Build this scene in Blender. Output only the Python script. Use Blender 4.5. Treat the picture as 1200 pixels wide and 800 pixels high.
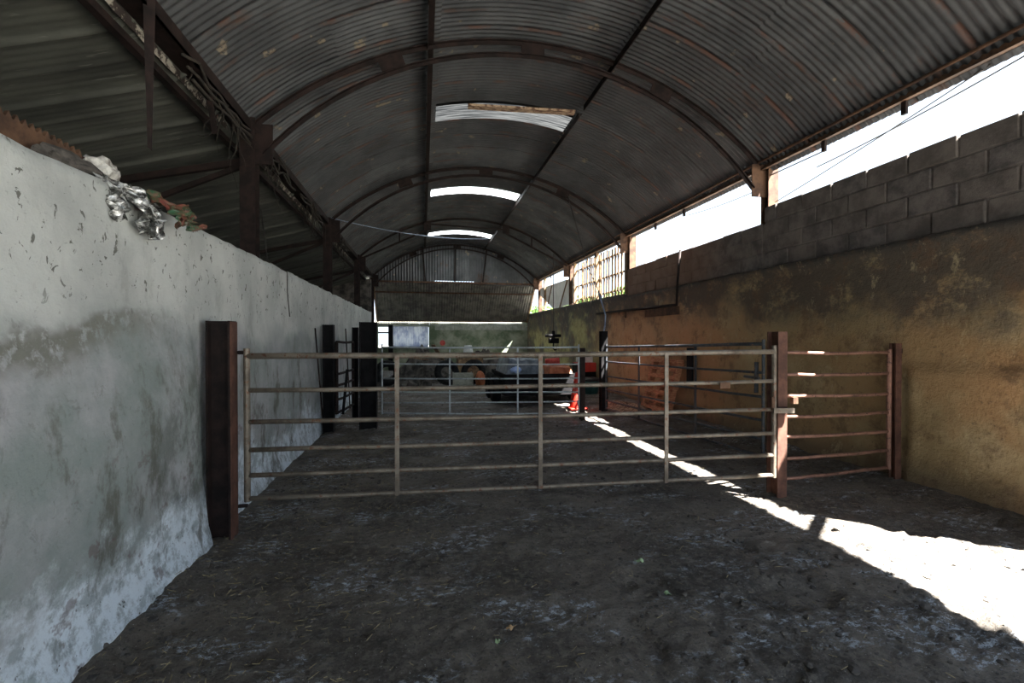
import bpy, math, random
import numpy as np
from mathutils import Vector, Matrix, noise, Euler
R = math.radians
random.seed(7)
for o in list(bpy.data.objects): bpy.data.objects.remove(o)
SC = bpy.context.scene
COL = SC.collection

# ------------------------------------------------------------------ camera
cd = bpy.data.cameras.new('camera'); cam = bpy.data.objects.new('camera', cd); COL.objects.link(cam)
cam.location = (0, 0, 1.45); cam.rotation_euler = (R(89.47), 0, R(-11.0))
cd.sensor_width = 36; cd.lens = 16.2; cd.clip_start = .05; cd.clip_end = 400
SC.camera = cam
# ------------------------------------------------------------------ sky
w = bpy.data.worlds.new('world'); SC.world = w; w.use_nodes = True
nt = w.node_tree; nt.nodes.clear()
wo = nt.nodes.new('ShaderNodeOutputWorld'); bg = nt.nodes.new('ShaderNodeBackground')
tc = nt.nodes.new('ShaderNodeTexCoord'); sx = nt.nodes.new('ShaderNodeSeparateXYZ')
rp = nt.nodes.new('ShaderNodeValToRGB')
rp.color_ramp.elements[0].position = .48; rp.color_ramp.elements[0].color = (.28, .29, .30, 1)
rp.color_ramp.elements[1].position = .52; rp.color_ramp.elements[1].color = (.74, .87, 1.0, 1)
e = rp.color_ramp.elements.new(1.0); e.color = (.45, .66, 1.0, 1)
mr = nt.nodes.new('ShaderNodeMath'); mr.operation = 'MULTIPLY_ADD'; mr.inputs[1].default_value = .5; mr.inputs[2].default_value = .5
nt.links.new(tc.outputs['Generated'], sx.inputs[0]); nt.links.new(sx.outputs[2], mr.inputs[0])
nt.links.new(mr.outputs[0], rp.inputs[0]); nt.links.new(rp.outputs[0], bg.inputs[0]); nt.links.new(bg.outputs[0], wo.inputs[0])
bg.inputs[1].default_value = 1.1
# ------------------------------------------------------------------ sun
sl = bpy.data.lights.new('sun', 'SUN'); so = bpy.data.objects.new('sun', sl); COL.objects.link(so)
sl.energy = 45.0; sl.angle = R(.6); sl.color = (1, .97, .92)
so.rotation_euler = Vector((-.543, .435, -1)).to_track_quat('-Z', 'Y').to_euler(); so.location = (12, -6, 15)
# ------------------------------------------------------------------ exposure
SC.view_settings.view_transform = 'Standard'; SC.view_settings.look = 'None'
SC.view_settings.gamma = 1; SC.view_settings.use_curve_mapping = False
SC.view_settings.exposure = 1.1

# ------------------------------------------------------------------ materials
class N:
    def __init__(s, name, rough=.8, metal=0.0):
        s.m = bpy.data.materials.new(name); s.m.use_nodes = True
        s.t = s.m.node_tree; s.b = s.t.nodes['Principled BSDF']
        s.b.inputs['Roughness'].default_value = rough; s.b.inputs['Metallic'].default_value = metal
        s.geo = s.t.nodes.new('ShaderNodeNewGeometry')
    def link(s, a, b): s.t.links.new(a, b)
    def pos(s, sc=(1, 1, 1)):
        n = s.t.nodes.new('ShaderNodeVectorMath'); n.operation = 'MULTIPLY'
        s.link(s.geo.outputs['Position'], n.inputs[0]); n.inputs[1].default_value = sc
        return n.outputs[0]
    def noise(s, scale, detail=6, rough=.6, sc=(1, 1, 1), dist=0.0):
        n = s.t.nodes.new('ShaderNodeTexNoise'); n.inputs['Scale'].default_value = scale
        n.inputs['Detail'].default_value = detail; n.inputs['Roughness'].default_value = rough
        n.inputs['Distortion'].default_value = dist
        s.link(s.pos(sc), n.inputs['Vector']); return n.outputs['Fac']
    def ramp(s, fac, a, b, lo=0.0, hi=1.0):
        n = s.t.nodes.new('ShaderNodeMapRange'); n.interpolation_type = 'SMOOTHSTEP'
        s.link(fac, n.inputs[0]); n.inputs[1].default_value = a; n.inputs[2].default_value = b
        n.inputs[3].default_value = lo; n.inputs[4].default_value = hi; return n.outputs[0]
    def math(s, op, a, b=0.0):
        n = s.t.nodes.new('ShaderNodeMath'); n.operation = op
        for k, v in ((0, a), (1, b)):
            if hasattr(v, 'links'): s.link(v, n.inputs[k])
            else: n.inputs[k].default_value = v
        return n.outputs[0]
    def mix(s, fac, a, b):
        n = s.t.nodes.new('ShaderNodeMix'); n.data_type = 'RGBA'
        if hasattr(fac, 'links'): s.link(fac, n.inputs[0])
        else: n.inputs[0].default_value = fac
        for k, v in ((6, a), (7, b)):
            if hasattr(v, 'links'): s.link(v, n.inputs[k])
            else: n.inputs[k].default_value = (*v, 1)
        return n.outputs[2]
    def axis(s, k):
        n = s.t.nodes.new('ShaderNodeSeparateXYZ'); s.link(s.geo.outputs['Position'], n.inputs[0]); return n.outputs[k]
    def rnd(s):
        n = s.t.nodes.new('ShaderNodeObjectInfo'); return n.outputs['Random']
    def color(s, c):
        if hasattr(c, 'links'): s.link(c, s.b.inputs['Base Color'])
        else: s.b.inputs['Base Color'].default_value = (*c, 1)
    def roughness(s, r): s.link(r, s.b.inputs['Roughness'])
    def bump(s, h, strength=.4, dist=.01):
        n = s.t.nodes.new('ShaderNodeBump'); n.inputs['Strength'].default_value = strength; n.inputs['Distance'].default_value = dist
        s.link(h, n.inputs['Height']); s.link(n.outputs[0], s.b.inputs['Normal'])

def simple(name, c1, c2, scale=8, rough=.75, metal=0.0, sc=(1, 1, 1), bump=.3, lo=.35, hi=.65):
    n = N(name, rough, metal)
    f = n.noise(scale, 6, .65, sc)
    n.color(n.mix(n.ramp(f, lo, hi), c1, c2))
    if bump: n.bump(n.noise(scale * 5, 4, .7, sc), bump, .004)
    return n.m

def m_roof():
    n = N('weathered_corrugated_iron', .5, .25)
    base = n.mix(n.ramp(n.noise(1.1, 6, .65), .3, .7), (.044, .048, .052), (.115, .12, .124))
    base = n.mix(n.math('MULTIPLY', n.rnd(), .5), base, (.036, .035, .036))
    rust = n.math('MULTIPLY', n.ramp(n.noise(2.2, 8, .75, (.5, 3, .5)), .56, .68), .8)
    base = n.mix(rust, base, (.075, .035, .02))
    to = n.t.nodes.new('ShaderNodeTexCoord'); so_ = n.t.nodes.new('ShaderNodeSeparateXYZ'); n.link(to.outputs['Object'], so_.inputs[0])
    lap = n.math('MULTIPLY', n.ramp(so_.outputs[1], .02, .085, 1, 0), n.ramp(n.noise(1.9, 6, .7), .47, .58))
    base = n.mix(n.math('MULTIPLY', lap, .75), base, (.12, .055, .035))
    pale = n.ramp(n.noise(3.6, 3, .5), .67, .71)
    pale = n.math('MULTIPLY', pale, n.ramp(n.noise(30, 3, .6), .38, .5))
    base = n.mix(pale, base, (.22, .18, .13))
    n.color(base); n.roughness(n.ramp(n.noise(4), .3, .7, .4, .7)); n.bump(n.noise(25, 4, .7), .15, .004); return n.m
def m_leanto():
    n = N('grimy_lean_to_sheet', .7, .0)
    base = n.mix(n.ramp(n.noise(1.6, 6, .65, (.6, 2, 1)), .3, .7), (.045, .046, .040), (.115, .118, .098))
    s = n.math('MULTIPLY', n.ramp(n.noise(7, 3, .5, (.35, 3.2, 1)), .66, .70), .35)
    base = n.mix(s, base, (.3, .3, .26)); n.color(base); n.bump(n.noise(30, 4, .7), .2, .004); return n.m
def m_leftwall():
    n = N('limewashed_render', .85)
    z = n.axis(2)
    cream = n.mix(n.ramp(n.noise(1.3, 6, .6), .35, .65), (.36, .37, .35), (.50, .51, .48))
    green = n.mix(n.ramp(n.noise(1.7, 6, .65), .35, .65), (.22, .25, .235), (.37, .365, .37))
    zz = n.math('ADD', z, n.math('MULTIPLY', n.math('SUBTRACT', n.noise(1.1, 5, .6), .5), .7))
    c = n.mix(n.ramp(zz, 1.36, 1.56), green, cream)
    white = n.mix(n.ramp(n.noise(9, 7, .75), .4, .55), (.36, .40, .41), (.66, .72, .76))
    c = n.mix(n.ramp(n.math('ADD', z, n.math('MULTIPLY', n.math('SUBTRACT', n.noise(3, 6, .7), .5), 1.0)), .30, .55, 1, 0), c, white)
    # flaked patch along the edge between the two coats
    edge = n.math('MULTIPLY', n.ramp(zz, 1.28, 1.40), n.ramp(zz, 1.44, 1.50, 1, 0))
    c = n.mix(n.math('MULTIPLY', n.math('MULTIPLY', edge, n.ramp(n.axis(1), 2.4, 3.4, 1, 0)), n.ramp(n.noise(14, 5, .7), .35, .5)), c, (.17, .17, .145))
    c = n.mix(n.math('MULTIPLY', n.ramp(n.noise(2.4, 7, .7, (1, 1.6, .8)), .53, .66), n.ramp(z, .9, 1.6, .85, .22)), c, (.10, .095, .075))
    c = n.mix(n.math('MULTIPLY', n.ramp(n.noise(6.5, 4, .7), .60, .66), n.ramp(z, .7, 1.1, .55, 0)), c, (.13, .08, .075))
    sm = n.math('MULTIPLY', n.math('MULTIPLY', n.ramp(n.axis(1), 2.5, 3.2), n.ramp(n.axis(1), 3.5, 3.7, 1, 0)), n.math('MULTIPLY', n.ramp(z, .25, .5), n.ramp(z, .95, 1.4, 1, 0)))
    c = n.mix(n.math('MULTIPLY', n.math('MULTIPLY', sm, n.ramp(n.noise(4, 7, .75, (1, 1, .6)), .40, .58)), .8), c, (.085, .09, .075))
    fl = n.ramp(n.noise(17, 4, .65, (1, 1, .8), .6), .615, .64)
    fl = n.math('MULTIPLY', fl, n.ramp(z, 1.5, 1.75, .25, 1))
    c = n.mix(n.math('MULTIPLY', fl, .85), c, (.085, .08, .065))
    fl2 = n.math('MULTIPLY', n.ramp(n.noise(34, 3, .6), .66, .70), n.ramp(z, .2, .45, .9, .2))
    c = n.mix(fl2, c, (.06, .055, .045))
    n.color(c)
    h = n.math('ADD', n.noise(40, 5, .7), n.math('MULTIPLY', n.noise(9, 5, .6), 1.5))
    h = n.math('SUBTRACT', h, n.math('MULTIPLY', fl, .8))
    n.bump(h, .4, .012); return n.m
def m_rightwall(name='ochre_mouldy_render'):
    n = N(name, .85)
    z = n.axis(2); y = n.axis(1)
    c = n.mix(n.ramp(n.noise(1.6, 7, .65), .35, .65), (.31, .205, .095), (.54, .405, .225))
    c = n.mix(n.math('MULTIPLY', n.ramp(n.noise(1.1, 5, .6), .4, .6), .7), c, (.42, .21, .085))
    c = n.mix(n.math('MULTIPLY', n.math('MULTIPLY', n.ramp(y, 6.0, 7.6), n.ramp(y, 11, 12.5, 1, 0)), .6), c, (.44, .24, .125))
    c = n.mix(n.math('MULTIPLY', n.math('MULTIPLY', n.ramp(y, 2.6, 3.6, 0, 1), n.ramp(y, 6, 7, 1, 0)), .45), c, (.25, .21, .11))
    far = n.mix(n.ramp(n.noise(.9, 4, .6), .42, .6), (.10, .09, .07), (.36, .33, .14))
    c = n.mix(n.ramp(y, 11.2, 13), c, far)
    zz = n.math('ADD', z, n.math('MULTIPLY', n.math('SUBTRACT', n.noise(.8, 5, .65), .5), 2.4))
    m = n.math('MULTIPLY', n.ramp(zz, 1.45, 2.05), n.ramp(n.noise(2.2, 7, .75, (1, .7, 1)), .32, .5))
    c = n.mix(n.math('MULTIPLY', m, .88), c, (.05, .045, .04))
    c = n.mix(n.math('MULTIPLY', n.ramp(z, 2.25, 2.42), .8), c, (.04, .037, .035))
    c = n.mix(n.math('MULTIPLY', n.ramp(n.noise(3.0, 7, .75), .50, .64), .6), c, (.13, .075, .04))
    c = n.mix(n.math('MULTIPLY', n.ramp(n.noise(15, 5, .7), .62, .68), .5), c, (.07, .05, .03))
    c = n.mix(n.ramp(z, .05, .35, .6, 0), c, (.05, .04, .03))
    c = n.mix(n.math('MULTIPLY', n.ramp(n.noise(5, 8, .8, (1, 1, .6)), .56, .68), .5), c, (.56, .46, .27))
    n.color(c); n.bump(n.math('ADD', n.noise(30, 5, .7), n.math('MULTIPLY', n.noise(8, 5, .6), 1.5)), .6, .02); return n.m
def m_block():
    n = N('sooty_concrete_block', .92)
    c = n.mix(n.ramp(n.noise(4, 6, .7), .35, .65), (.050, .045, .045), (.15, .13, .12))
    c = n.mix(n.math('MULTIPLY', n.rnd(), .35), c, (.16, .13, .105))
    c = n.mix(n.math('MULTIPLY', n.ramp(n.axis(1), 6, 8), .55), c, (.22, .12, .07))
    n.color(c); n.bump(n.noise(60, 4, .7), .6, .006); return n.m
def m_floor():
    n = N('trodden_muck', .75)
    c = n.mix(n.ramp(n.noise(1.4, 7, .7), .35, .65), (.042, .035, .028), (.155, .132, .108))
    c = n.mix(n.math('MULTIPLY', n.ramp(n.noise(18, 6, .75), .45, .62), .6), c, (.20, .172, .142))
    c = n.mix(n.math('MULTIPLY', n.ramp(n.noise(45, 4, .7), .55, .62), .7), c, (.030, .026, .022))
    br = n.math('MULTIPLY', n.ramp(n.axis(0), -1.2, .2, 1, 0), n.ramp(n.noise(5, 5, .7), .4, .6))
    c = n.mix(n.math('MULTIPLY', br, .5), c, (.085, .063, .042))
    lime = n.math('MULTIPLY', n.ramp(n.noise(1.5, 5, .65, (.9, 1.6, 1)), .50, .60), n.ramp(n.noise(19, 7, .85, (.8, 1.4, 1)), .52, .58))
    c = n.mix(n.math('MULTIPLY', lime, .9), c, (.46, .51, .57))
    sp = n.ramp(n.noise(75, 2, .5), .70, .73); c = n.mix(sp, c, (.36, .35, .33))
    n.color(c); n.roughness(n.ramp(n.noise(3, 5), .35, .65, .55, .9))
    n.bump(n.math('ADD', n.noise(22, 8, .8), n.noise(70, 4, .7)), .9, .02); return n.m
def m_rust(name, dark=(.035, .02, .015), light=(.13, .06, .04), rough=.75):
    m = simple(name, dark, light, 7, rough, .0, (1, 1, 1), .3); m.node_tree.nodes['Principled BSDF'].inputs['Specular IOR Level'].default_value = .2
    return m
def m_rail(name, a, b, spots):
    n = N(name, .55, .35)
    c = n.mix(n.ramp(n.noise(5, 6, .7), .35, .62), a, b)
    c = n.mix(n.ramp(n.noise(28, 4, .7), .57, .63), c, spots)
    n.color(c); n.bump(n.noise(60, 4, .6), .3, .003); return n.m
def m_trans(name, a, b, sc=6, rough=.5, st=(2, .6, 1)):
    n = N(name, rough)
    c = n.mix(n.ramp(n.noise(sc, 6, .7, st), .35, .65), a, b)
    tr = n.t.nodes.new('ShaderNodeBsdfTranslucent'); n.link(c, tr.inputs[0])
    mx = n.t.nodes.new('ShaderNodeMixShader'); mx.inputs[0].default_value = .75
    out = n.t.nodes['Material Output']
    n.color(c); n.link(n.b.outputs[0], mx.inputs[1]); n.link(tr.outputs[0], mx.inputs[2]); n.link(mx.outputs[0], out.inputs[0])
    return n.m

def matt(m):
    m.node_tree.nodes['Principled BSDF'].inputs['Specular IOR Level'].default_value = .15; return m
M = dict(
    roof=m_roof(), lean=m_leanto(), lwall=m_leftwall(), rwall=m_rightwall(), block=m_block(), floor=m_floor(),
    rustdark=m_rust('dark_rusted_steel', (.008, .0055, .005), (.024, .014, .012)),
    rustred=m_rust('red_oxide_steel', (.06, .030, .022), (.125, .06, .042)),
    rustbrown=m_rust('brown_rusted_steel', (.045, .026, .018), (.12, .065, .038)),
    rail=m_rail('worn_gate_tube', (.085, .068, .05), (.19, .16, .125), (.12, .055, .03)),
    railred=m_rail('red_oxide_gate_tube', (.17, .085, .06), (.27, .14, .10), (.08, .04, .03)),
    railblue=m_rail('dark_gate_tube', (.025, .033, .04), (.06, .07, .082), (.16, .10, .07)),
    railgalv=m_rail('galvanised_gate_tube', (.30, .34, .36), (.48, .52, .54), (.2, .19, .17)),
    black=matt(simple('black_painted_steel', (.0035, .0035, .004), (.011, .010, .011), 6, .8, 0)),
    wood=simple('weathered_timber', (.10, .06, .035), (.30, .19, .10), 9, .85, 0, (1, 8, 1)),
    plank=simple('stained_plank', (.10, .045, .025), (.42, .29, .19), 7, .85, 0, (1.5, 5, 1), .3, .42, .55),
    palletwood=simple('orange_stained_pallet_wood', (.26, .09, .045), (.52, .25, .13), 10, .85, 0, (1, 1, 6)),
    backwall=simple('algae_stained_wall', (.11, .15, .085), (.34, .36, .27), 1.6, .9),
    backblock=simple('pale_concrete_block', (.27, .285, .24), (.44, .44, .37), 5, .9),
    ground=simple('dry_earth_and_grass', (.17, .175, .15), (.27, .265, .25), .8, .95),
    leaf=simple('hedge_leaves', (.05, .12, .02), (.16, .27, .05), 3, .7),
    leafgreen=simple('fallen_leaf_green', (.20, .30, .14), (.32, .42, .24), 30, .7),
    leafbrown=simple('fallen_leaf_tan', (.30, .19, .09), (.42, .29, .15), 30, .7),
    orange=simple('orange_plastic', (.42, .022, .012), (.55, .04, .02), 10, .45, 0, (1, 1, 1), 0),
    redcloth=simple('red_cloth', (.45, .05, .04), (.62, .12, .09), 12, .85),
    orangetarp=simple('orange_tarpaulin', (.34, .085, .03), (.50, .16, .06), 8, .6),
    white=simple('off_white_plastic', (.55, .56, .55), (.72, .73, .72), 6, .5),
    teal=simple('dark_teal_plastic', (.02, .09, .09), (.04, .15, .14), 6, .5),
    blue=simple('pale_blue_plastic', (.22, .34, .62), (.38, .50, .78), 6, .5),
    canopy=simple('brightened_iron', (.075, .072, .066), (.19, .18, .155), 3, .6, .1, (1, 1, 1), .2),  # canopy iron coloured paler, standing in for light from behind and below
    tarp=simple('black_tarpaulin', (.008, .009, .011), (.022, .023, .026), 4, .45),
    greysheet=simple('grey_blue_sheet', (.08, .10, .12), (.20, .23, .26), 5, .5),
    rubber=matt(simple('black_rubber', (.006, .006, .006), (.016, .016, .016), 14, .8)),
    rubble=simple('mixed_rubble', (.018, .016, .014), (.13, .115, .10), 3.5, .9),
    straw=simple('straw', (.20, .15, .07), (.42, .34, .18), 40, .8, 0, (1, 1, 1), 0),
    clod=simple('muck_clod', (.035, .030, .026), (.10, .088, .075), 20, .9),
    foil=simple('crumpled_silver_film', (.12, .12, .11), (.75, .75, .73), 22, .25, .6, (1, 1, 1), .3, .45, .6),
    greenfilm=simple('green_and_red_film', (.03, .10, .05), (.20, .05, .04), 16, .35),
    plaster=simple('chipped_plaster', (.16, .14, .12), (.62, .60, .55), 16, .9),
    flake=simple('flaking_rusty_edge', (.03, .02, .016), (.30, .27, .22), 11, .9, 0, (1, 1, 1), .3, .5, .58),
    cable=simple('blue_grey_cable', (.14, .18, .26), (.30, .36, .48), 10, .5),
    wire=simple('dark_wire', (.02, .018, .016), (.05, .04, .035), 10, .6),
    vine=simple('dead_vine', (.010, .008, .006), (.035, .026, .018), 20, .9),
    ivory=simple('pale_fabric_sheet', (.62, .62, .58), (.78, .77, .72), 3, .8),
    sky2=m_trans('clear_fibreglass', (.55, .62, .66), (.85, .92, .95)),
    skyd=m_trans('dirty_fibreglass', (.004, .0045, .005), (.034, .035, .035), 5, .5, (.35, 9, .35)),
    poly=m_trans('milky_plastic_sheet', (.07, .085, .13), (.17, .185, .21), 2.2),
)

# ------------------------------------------------------------------ helpers
class MB:
    def __init__(s): s.v = []; s.f = []
    def add(s, vs, fs):
        k = len(s.v); s.v += [tuple(v) for v in vs]; s.f += [tuple(i + k for i in f) for f in fs]; return s
    def box(s, c, d, rot=None, jit=0.0):
        vs = []
        for i in (-.5, .5):
            for j in (-.5, .5):
                for k in (-.5, .5):
                    p = Vector((i * d[0], j * d[1], k * d[2]))
                    if jit: p += Vector([random.uniform(-jit, jit) for _ in range(3)])
                    if rot is not None: p = rot @ p
                    vs.append(p + Vector(c))
        return s.add(vs, [(0, 1, 3, 2), (4, 6, 7, 5), (0, 4, 5, 1), (2, 3, 7, 6), (0, 2, 6, 4), (1, 5, 7, 3)])
    def bb(s, a, b): return s.box([(a[i] + b[i]) / 2 for i in range(3)], [abs(b[i] - a[i]) for i in range(3)])
    def bar(s, a, b, wd, th, up=(0, 0, 1)):
        a = Vector(a); b = Vector(b); d = b - a; L = d.length; d.normalize(); up = Vector(up)
        x = d.cross(up)
        if x.length < 1e-4: x = d.cross(Vector((0, 1, 0)))
        x.normalize(); z = x.cross(d)
        rot = Matrix((x, d, z)).transposed()
        return s.box((a + b) / 2, (wd, L, th), rot)
    def tube(s, pts, r, n=10, caps=True):
        pts = [Vector(p) for p in pts]; rs = r if isinstance(r, (list, tuple)) else [r] * len(pts)
        vs = []; fs = []; prev = None
        for i, p in enumerate(pts):
            d = (pts[min(i + 1, len(pts) - 1)] - pts[max(i - 1, 0)]).normalized()
            if prev is None:
                x = d.cross(Vector((0, 0, 1)))
                if x.length < .05: x = d.cross(Vector((1, 0, 0)))
            else: x = prev - d * prev.dot(d)
            x.normalize(); prev = x; y = d.cross(x)
            for k in range(n):
                a = 2 * math.pi * k / n; vs.append(p + (x * math.cos(a) + y * math.sin(a)) * rs[i])
        for i in range(len(pts) - 1):
            for k in range(n):
                fs.append((i * n + k, i * n + (k + 1) % n, (i + 1) * n + (k + 1) % n, (i + 1) * n + k))
        if caps:
            fs.append(tuple(range(n))[::-1]); fs.append(tuple((len(pts) - 1) * n + k for k in range(n)))
        return s.add(vs, fs)
    def lathe(s, prof, c, n=24):
        vs = []; fs = []
        for r, z in prof:
            for k in range(n):
                a = 2 * math.pi * k / n; vs.append((c[0] + r * math.cos(a), c[1] + r * math.sin(a), c[2] + z))
        for i in range(len(prof) - 1):
            for k in range(n):
                fs.append((i * n + k, i * n + (k + 1) % n, (i + 1) * n + (k + 1) % n, (i + 1) * n + k))
        fs.append(tuple(range(n))[::-1]); fs.append(tuple((len(prof) - 1) * n + k for k in range(n)))
        return s.add(vs, fs)
    def build(s, name, mat, parent=None, smooth=False, bevel=0.0, loc=None):
        me = bpy.data.meshes.new(name); vs = s.v
        if loc is not None: vs = [(v[0] - loc[0], v[1] - loc[1], v[2] - loc[2]) for v in vs]
        me.from_pydata(vs, [], s.f); me.update(); me.materials.append(mat)
        if smooth: me.polygons.foreach_set('use_smooth', [True] * len(me.polygons))
        o = bpy.data.objects.new(name, me); COL.objects.link(o)
        if loc is not None: o.location = loc
        if parent:
            o.parent = parent
            o.location = Vector(o.location) - Vector(parent.location)
        if bevel:
            md = o.modifiers.new('bevel', 'BEVEL'); md.width = bevel; md.segments = 2; md.limit_method = 'ANGLE'
        return o
def tag(o, label, cat, group=None):
    o['label'] = label; o['category'] = cat
    if group: o['group'] = group
    return o
def thing(name, label, cat, loc=(0, 0, 0), group=None):
    o = bpy.data.objects.new(name, None); COL.objects.link(o); o.location = loc; o.empty_display_size = .1
    return tag(o, label, cat, group)
def struct(o): o['kind'] = 'structure'; return o
def sroot(name, loc=(0, 0, 0)):
    o = bpy.data.objects.new(name, None); COL.objects.link(o); o.location = loc; return struct(o)
def nz(x, y, z, s=1.0, o=4): return noise.fractal(Vector((x * s, y * s, z * s)), 1.0, 2.0, o)
def ss(a, b, x):
    t = min(1, max(0, (x - a) / (b - a))); return t * t * (3 - 2 * t)
def inst(src, name, parent, loc, rot=None, mat=None):
    o = src.copy(); o.name = name; COL.objects.link(o); o.parent = parent; o.location = loc
    if rot: o.rotation_euler = rot
    return o

# ================================================================== SETTING
# ---- floor: trodden muck, fine near the camera
def floor_z(x, y):
    z = .012 * nz(x, y, 0, 1.1, 3) + .012 * nz(x, y, 3, 5, 4) + .011 * nz(x, y, 7, 15, 4) * (.45 + .9 * ss(-.1, .3, nz(x, y, 21, 1.6, 2)))
    z += .09 * ss(-.9, -1.55, x) * ss(4.2, 3.0, y) * (.6 + .5 * nz(x, y, 1, 3, 2))     # muck banked against the left wall
    z += .04 * ss(4.2, 4.8, x)
    d = math.hypot((x - 2.05) / .28, (y - 2.25) / .14)
    z -= .035 * ss(1.25, .75, d + .25 * nz(x, y, 5, 9, 3))
    z -= .02 * ss(.5, .72, nz(x, y, 11, 3.3, 4))
    return z
xs = list(np.arange(-2.2, 5.6, .026)); ys = list(np.arange(1.2, 4.2, .017)) + list(np.arange(4.2, 9, .05)) + list(np.arange(9, 21.2, .2))
ys = list(np.arange(-6, 1.2, .2)) + ys
mb = MB(); nx = len(xs)
for y in ys:
    for x in xs: mb.v.append((x, y, floor_z(x, y)))
for j in range(len(ys) - 1):
    for i in range(nx - 1): a = j * nx + i; mb.f.append((a, a + 1, a + nx + 1, a + nx))
floor = struct(mb.build('floor', M['floor'], smooth=True))
mb = MB(); mb.add([(-60, -60, -.12), (80, -60, -.12), (80, 90, -.12), (-60, 90, -.12)], [(0, 1, 2, 3)])
tag(struct(mb.build('ground', M['ground'])), 'bare earth and grass ground outside around the barn', 'ground')

# ---- walls
def wall_grid(name, mat, xf, x_back, y0, y1, z0, z1, step, side, topf=None, disp=None):
    """a thick rough wall running along y; the room face is displaced"""
    mb = MB(); ny = int((y1 - y0) / step) + 1; nzv = int((z1 - z0) / step) + 1
    for j in range(ny + 1):
        y = y0 + (y1 - y0) * j / ny; zt = z1 + (topf(y) if topf else 0)
        for k in range(nzv + 1):
            z = z0 + (zt - z0) * k / nzv
            mb.v.append((xf - side * disp(y, z), y, z))
        mb.v.append((x_back, y, zt)); mb.v.append((x_back, y, z0))
    n = nzv + 3
    for j in range(ny):
        for k in range(n - 1):
            a = j * n + k; q = (a, a + 1, a + n + 1, a + n)
            mb.f.append(q if side > 0 else q[::-1])
    mb.f.append(tuple(range(n))[::-1]); mb.f.append(tuple(ny * n + k for k in range(n)))
    return mb.build(name, mat, smooth=False)
def ld(y, z):
    edge = 3.42 + .04 * nz(0, y, z, 2, 2) + .10 * ss(1.5, 0, z)
    p = .085 * ss(1.75, .9, z) * ss(edge + .03, edge - .09, y)
    return p + .014 * nz(3, y, z, 1.3, 3) + .006 * nz(3, y, z, 8, 4) + .04 * ss(.25, 0, z)
wl = struct(wall_grid('wall_left', M['lwall'], -1.52, -1.78, -5.4, 14.6, -.1, 2.2, .055, -1, lambda y: .02 * nz(0, y, 0, 3, 3), ld))
for p in wl.data.polygons: p.use_smooth = abs(p.normal.x) > .5
def rd(y, z):
    step = .05 * ss(1.19, 1.15, z + .02 * nz(0, y, 0, 2, 3)) * ss(3.78, 3.74, y)
    led = .035 * ss(2.30, 2.38, z + .03 * nz(0, y, 0, 1.5, 3))
    return step + led + .012 * nz(8, y, z, 1.1, 3) + .006 * nz(8, y, z, 7, 4) + .05 * ss(.3, 0, z)
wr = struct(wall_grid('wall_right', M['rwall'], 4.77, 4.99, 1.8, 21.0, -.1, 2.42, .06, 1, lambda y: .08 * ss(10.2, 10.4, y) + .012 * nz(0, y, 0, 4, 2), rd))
for p in wr.data.polygons: p.use_smooth = abs(p.normal.x) > .5
def blocks(parent, plane, y0, y1, z0, rows, mat, seed):
    rr = random.Random(seed)
    src = MB().box((0, 0, 0), (.19, .434, .207), jit=.004)
    first = None
    for r_ in range(rows):
        y = y0 + (-.22 if r_ % 2 else 0)
        while y < y1 - .02:
            a = max(y, y0) + .005; b = min(y + .44, y1) - .005
            if b - a > .06:
                d = b - a; zc = z0 + .1075 + r_ * .215
                top = r_ == rows - 1
                if first is None: first = src.build('block', mat, parent, bevel=.012); o = first
                else: o = inst(first, 'block', parent, (0, 0, 0))
                o.location = (plane + rr.uniform(-.008, .008), (a + b) / 2, zc + (rr.uniform(-.012, .008) if top else 0))
                o.scale = (1, d / .434, 1); o.rotation_euler = (rr.uniform(-.006, .006), 0, rr.uniform(-.015, .015))
            y += .44
blocks(wr, 4.885, 1.82, 5.78, 2.435, 4, M['block'], 1)
blocks(wr, 4.885, 5.82, 10.28, 2.435, 3, M['block'], 2)
mb = MB(); mb.bb((4.80, 1.83, 2.4), (4.955, 5.77, 3.265)); mb.bb((4.80, 5.77, 2.4), (4.955, 10.27, 3.055)); mb.build('mortar', M['block'], wr)
# outer render coat at end pier and lintel post
# ---- back wall beyond the canopy
wb = sroot('wall_back', (0, 20.8, 0))
mb = MB()
mb.bb((-3.2, 20.8, 0), (-1.9, 21.0, 2.0)); mb.bb((-1.9, 20.8, 0), (.28, 21.0, .98)); mb.bb((.28, 20.8, 0), (4.77, 21.0, 1.98)); mb.bb((-1.9, 20.8, 1.9), (.28, 21.0, 1.98))
mb.build('rendered_wall', M['backwall'], wb)
mb = MB(); mb.bb((.3, 20.74, 1.66), (4.7, 20.81, 1.77)); mb.build('concrete_band', M['backwall'], wb)
k = 0
srcb = None
x = -3.2
while x < 4.7:
    if srcb is None:
        srcb = MB().box((0, 0, 0), (.43, .2, .205)).build('block', M['backblock'], wb, bevel=.008); o = srcb
    else: o = inst(srcb, 'block', wb, (0, 0, 0))
    o.location = (x + .22, .10, 2.085)
    if x > -.1: inst(srcb, 'block', wb, (x + .44, .095, 1.875))
    x += .44
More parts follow.
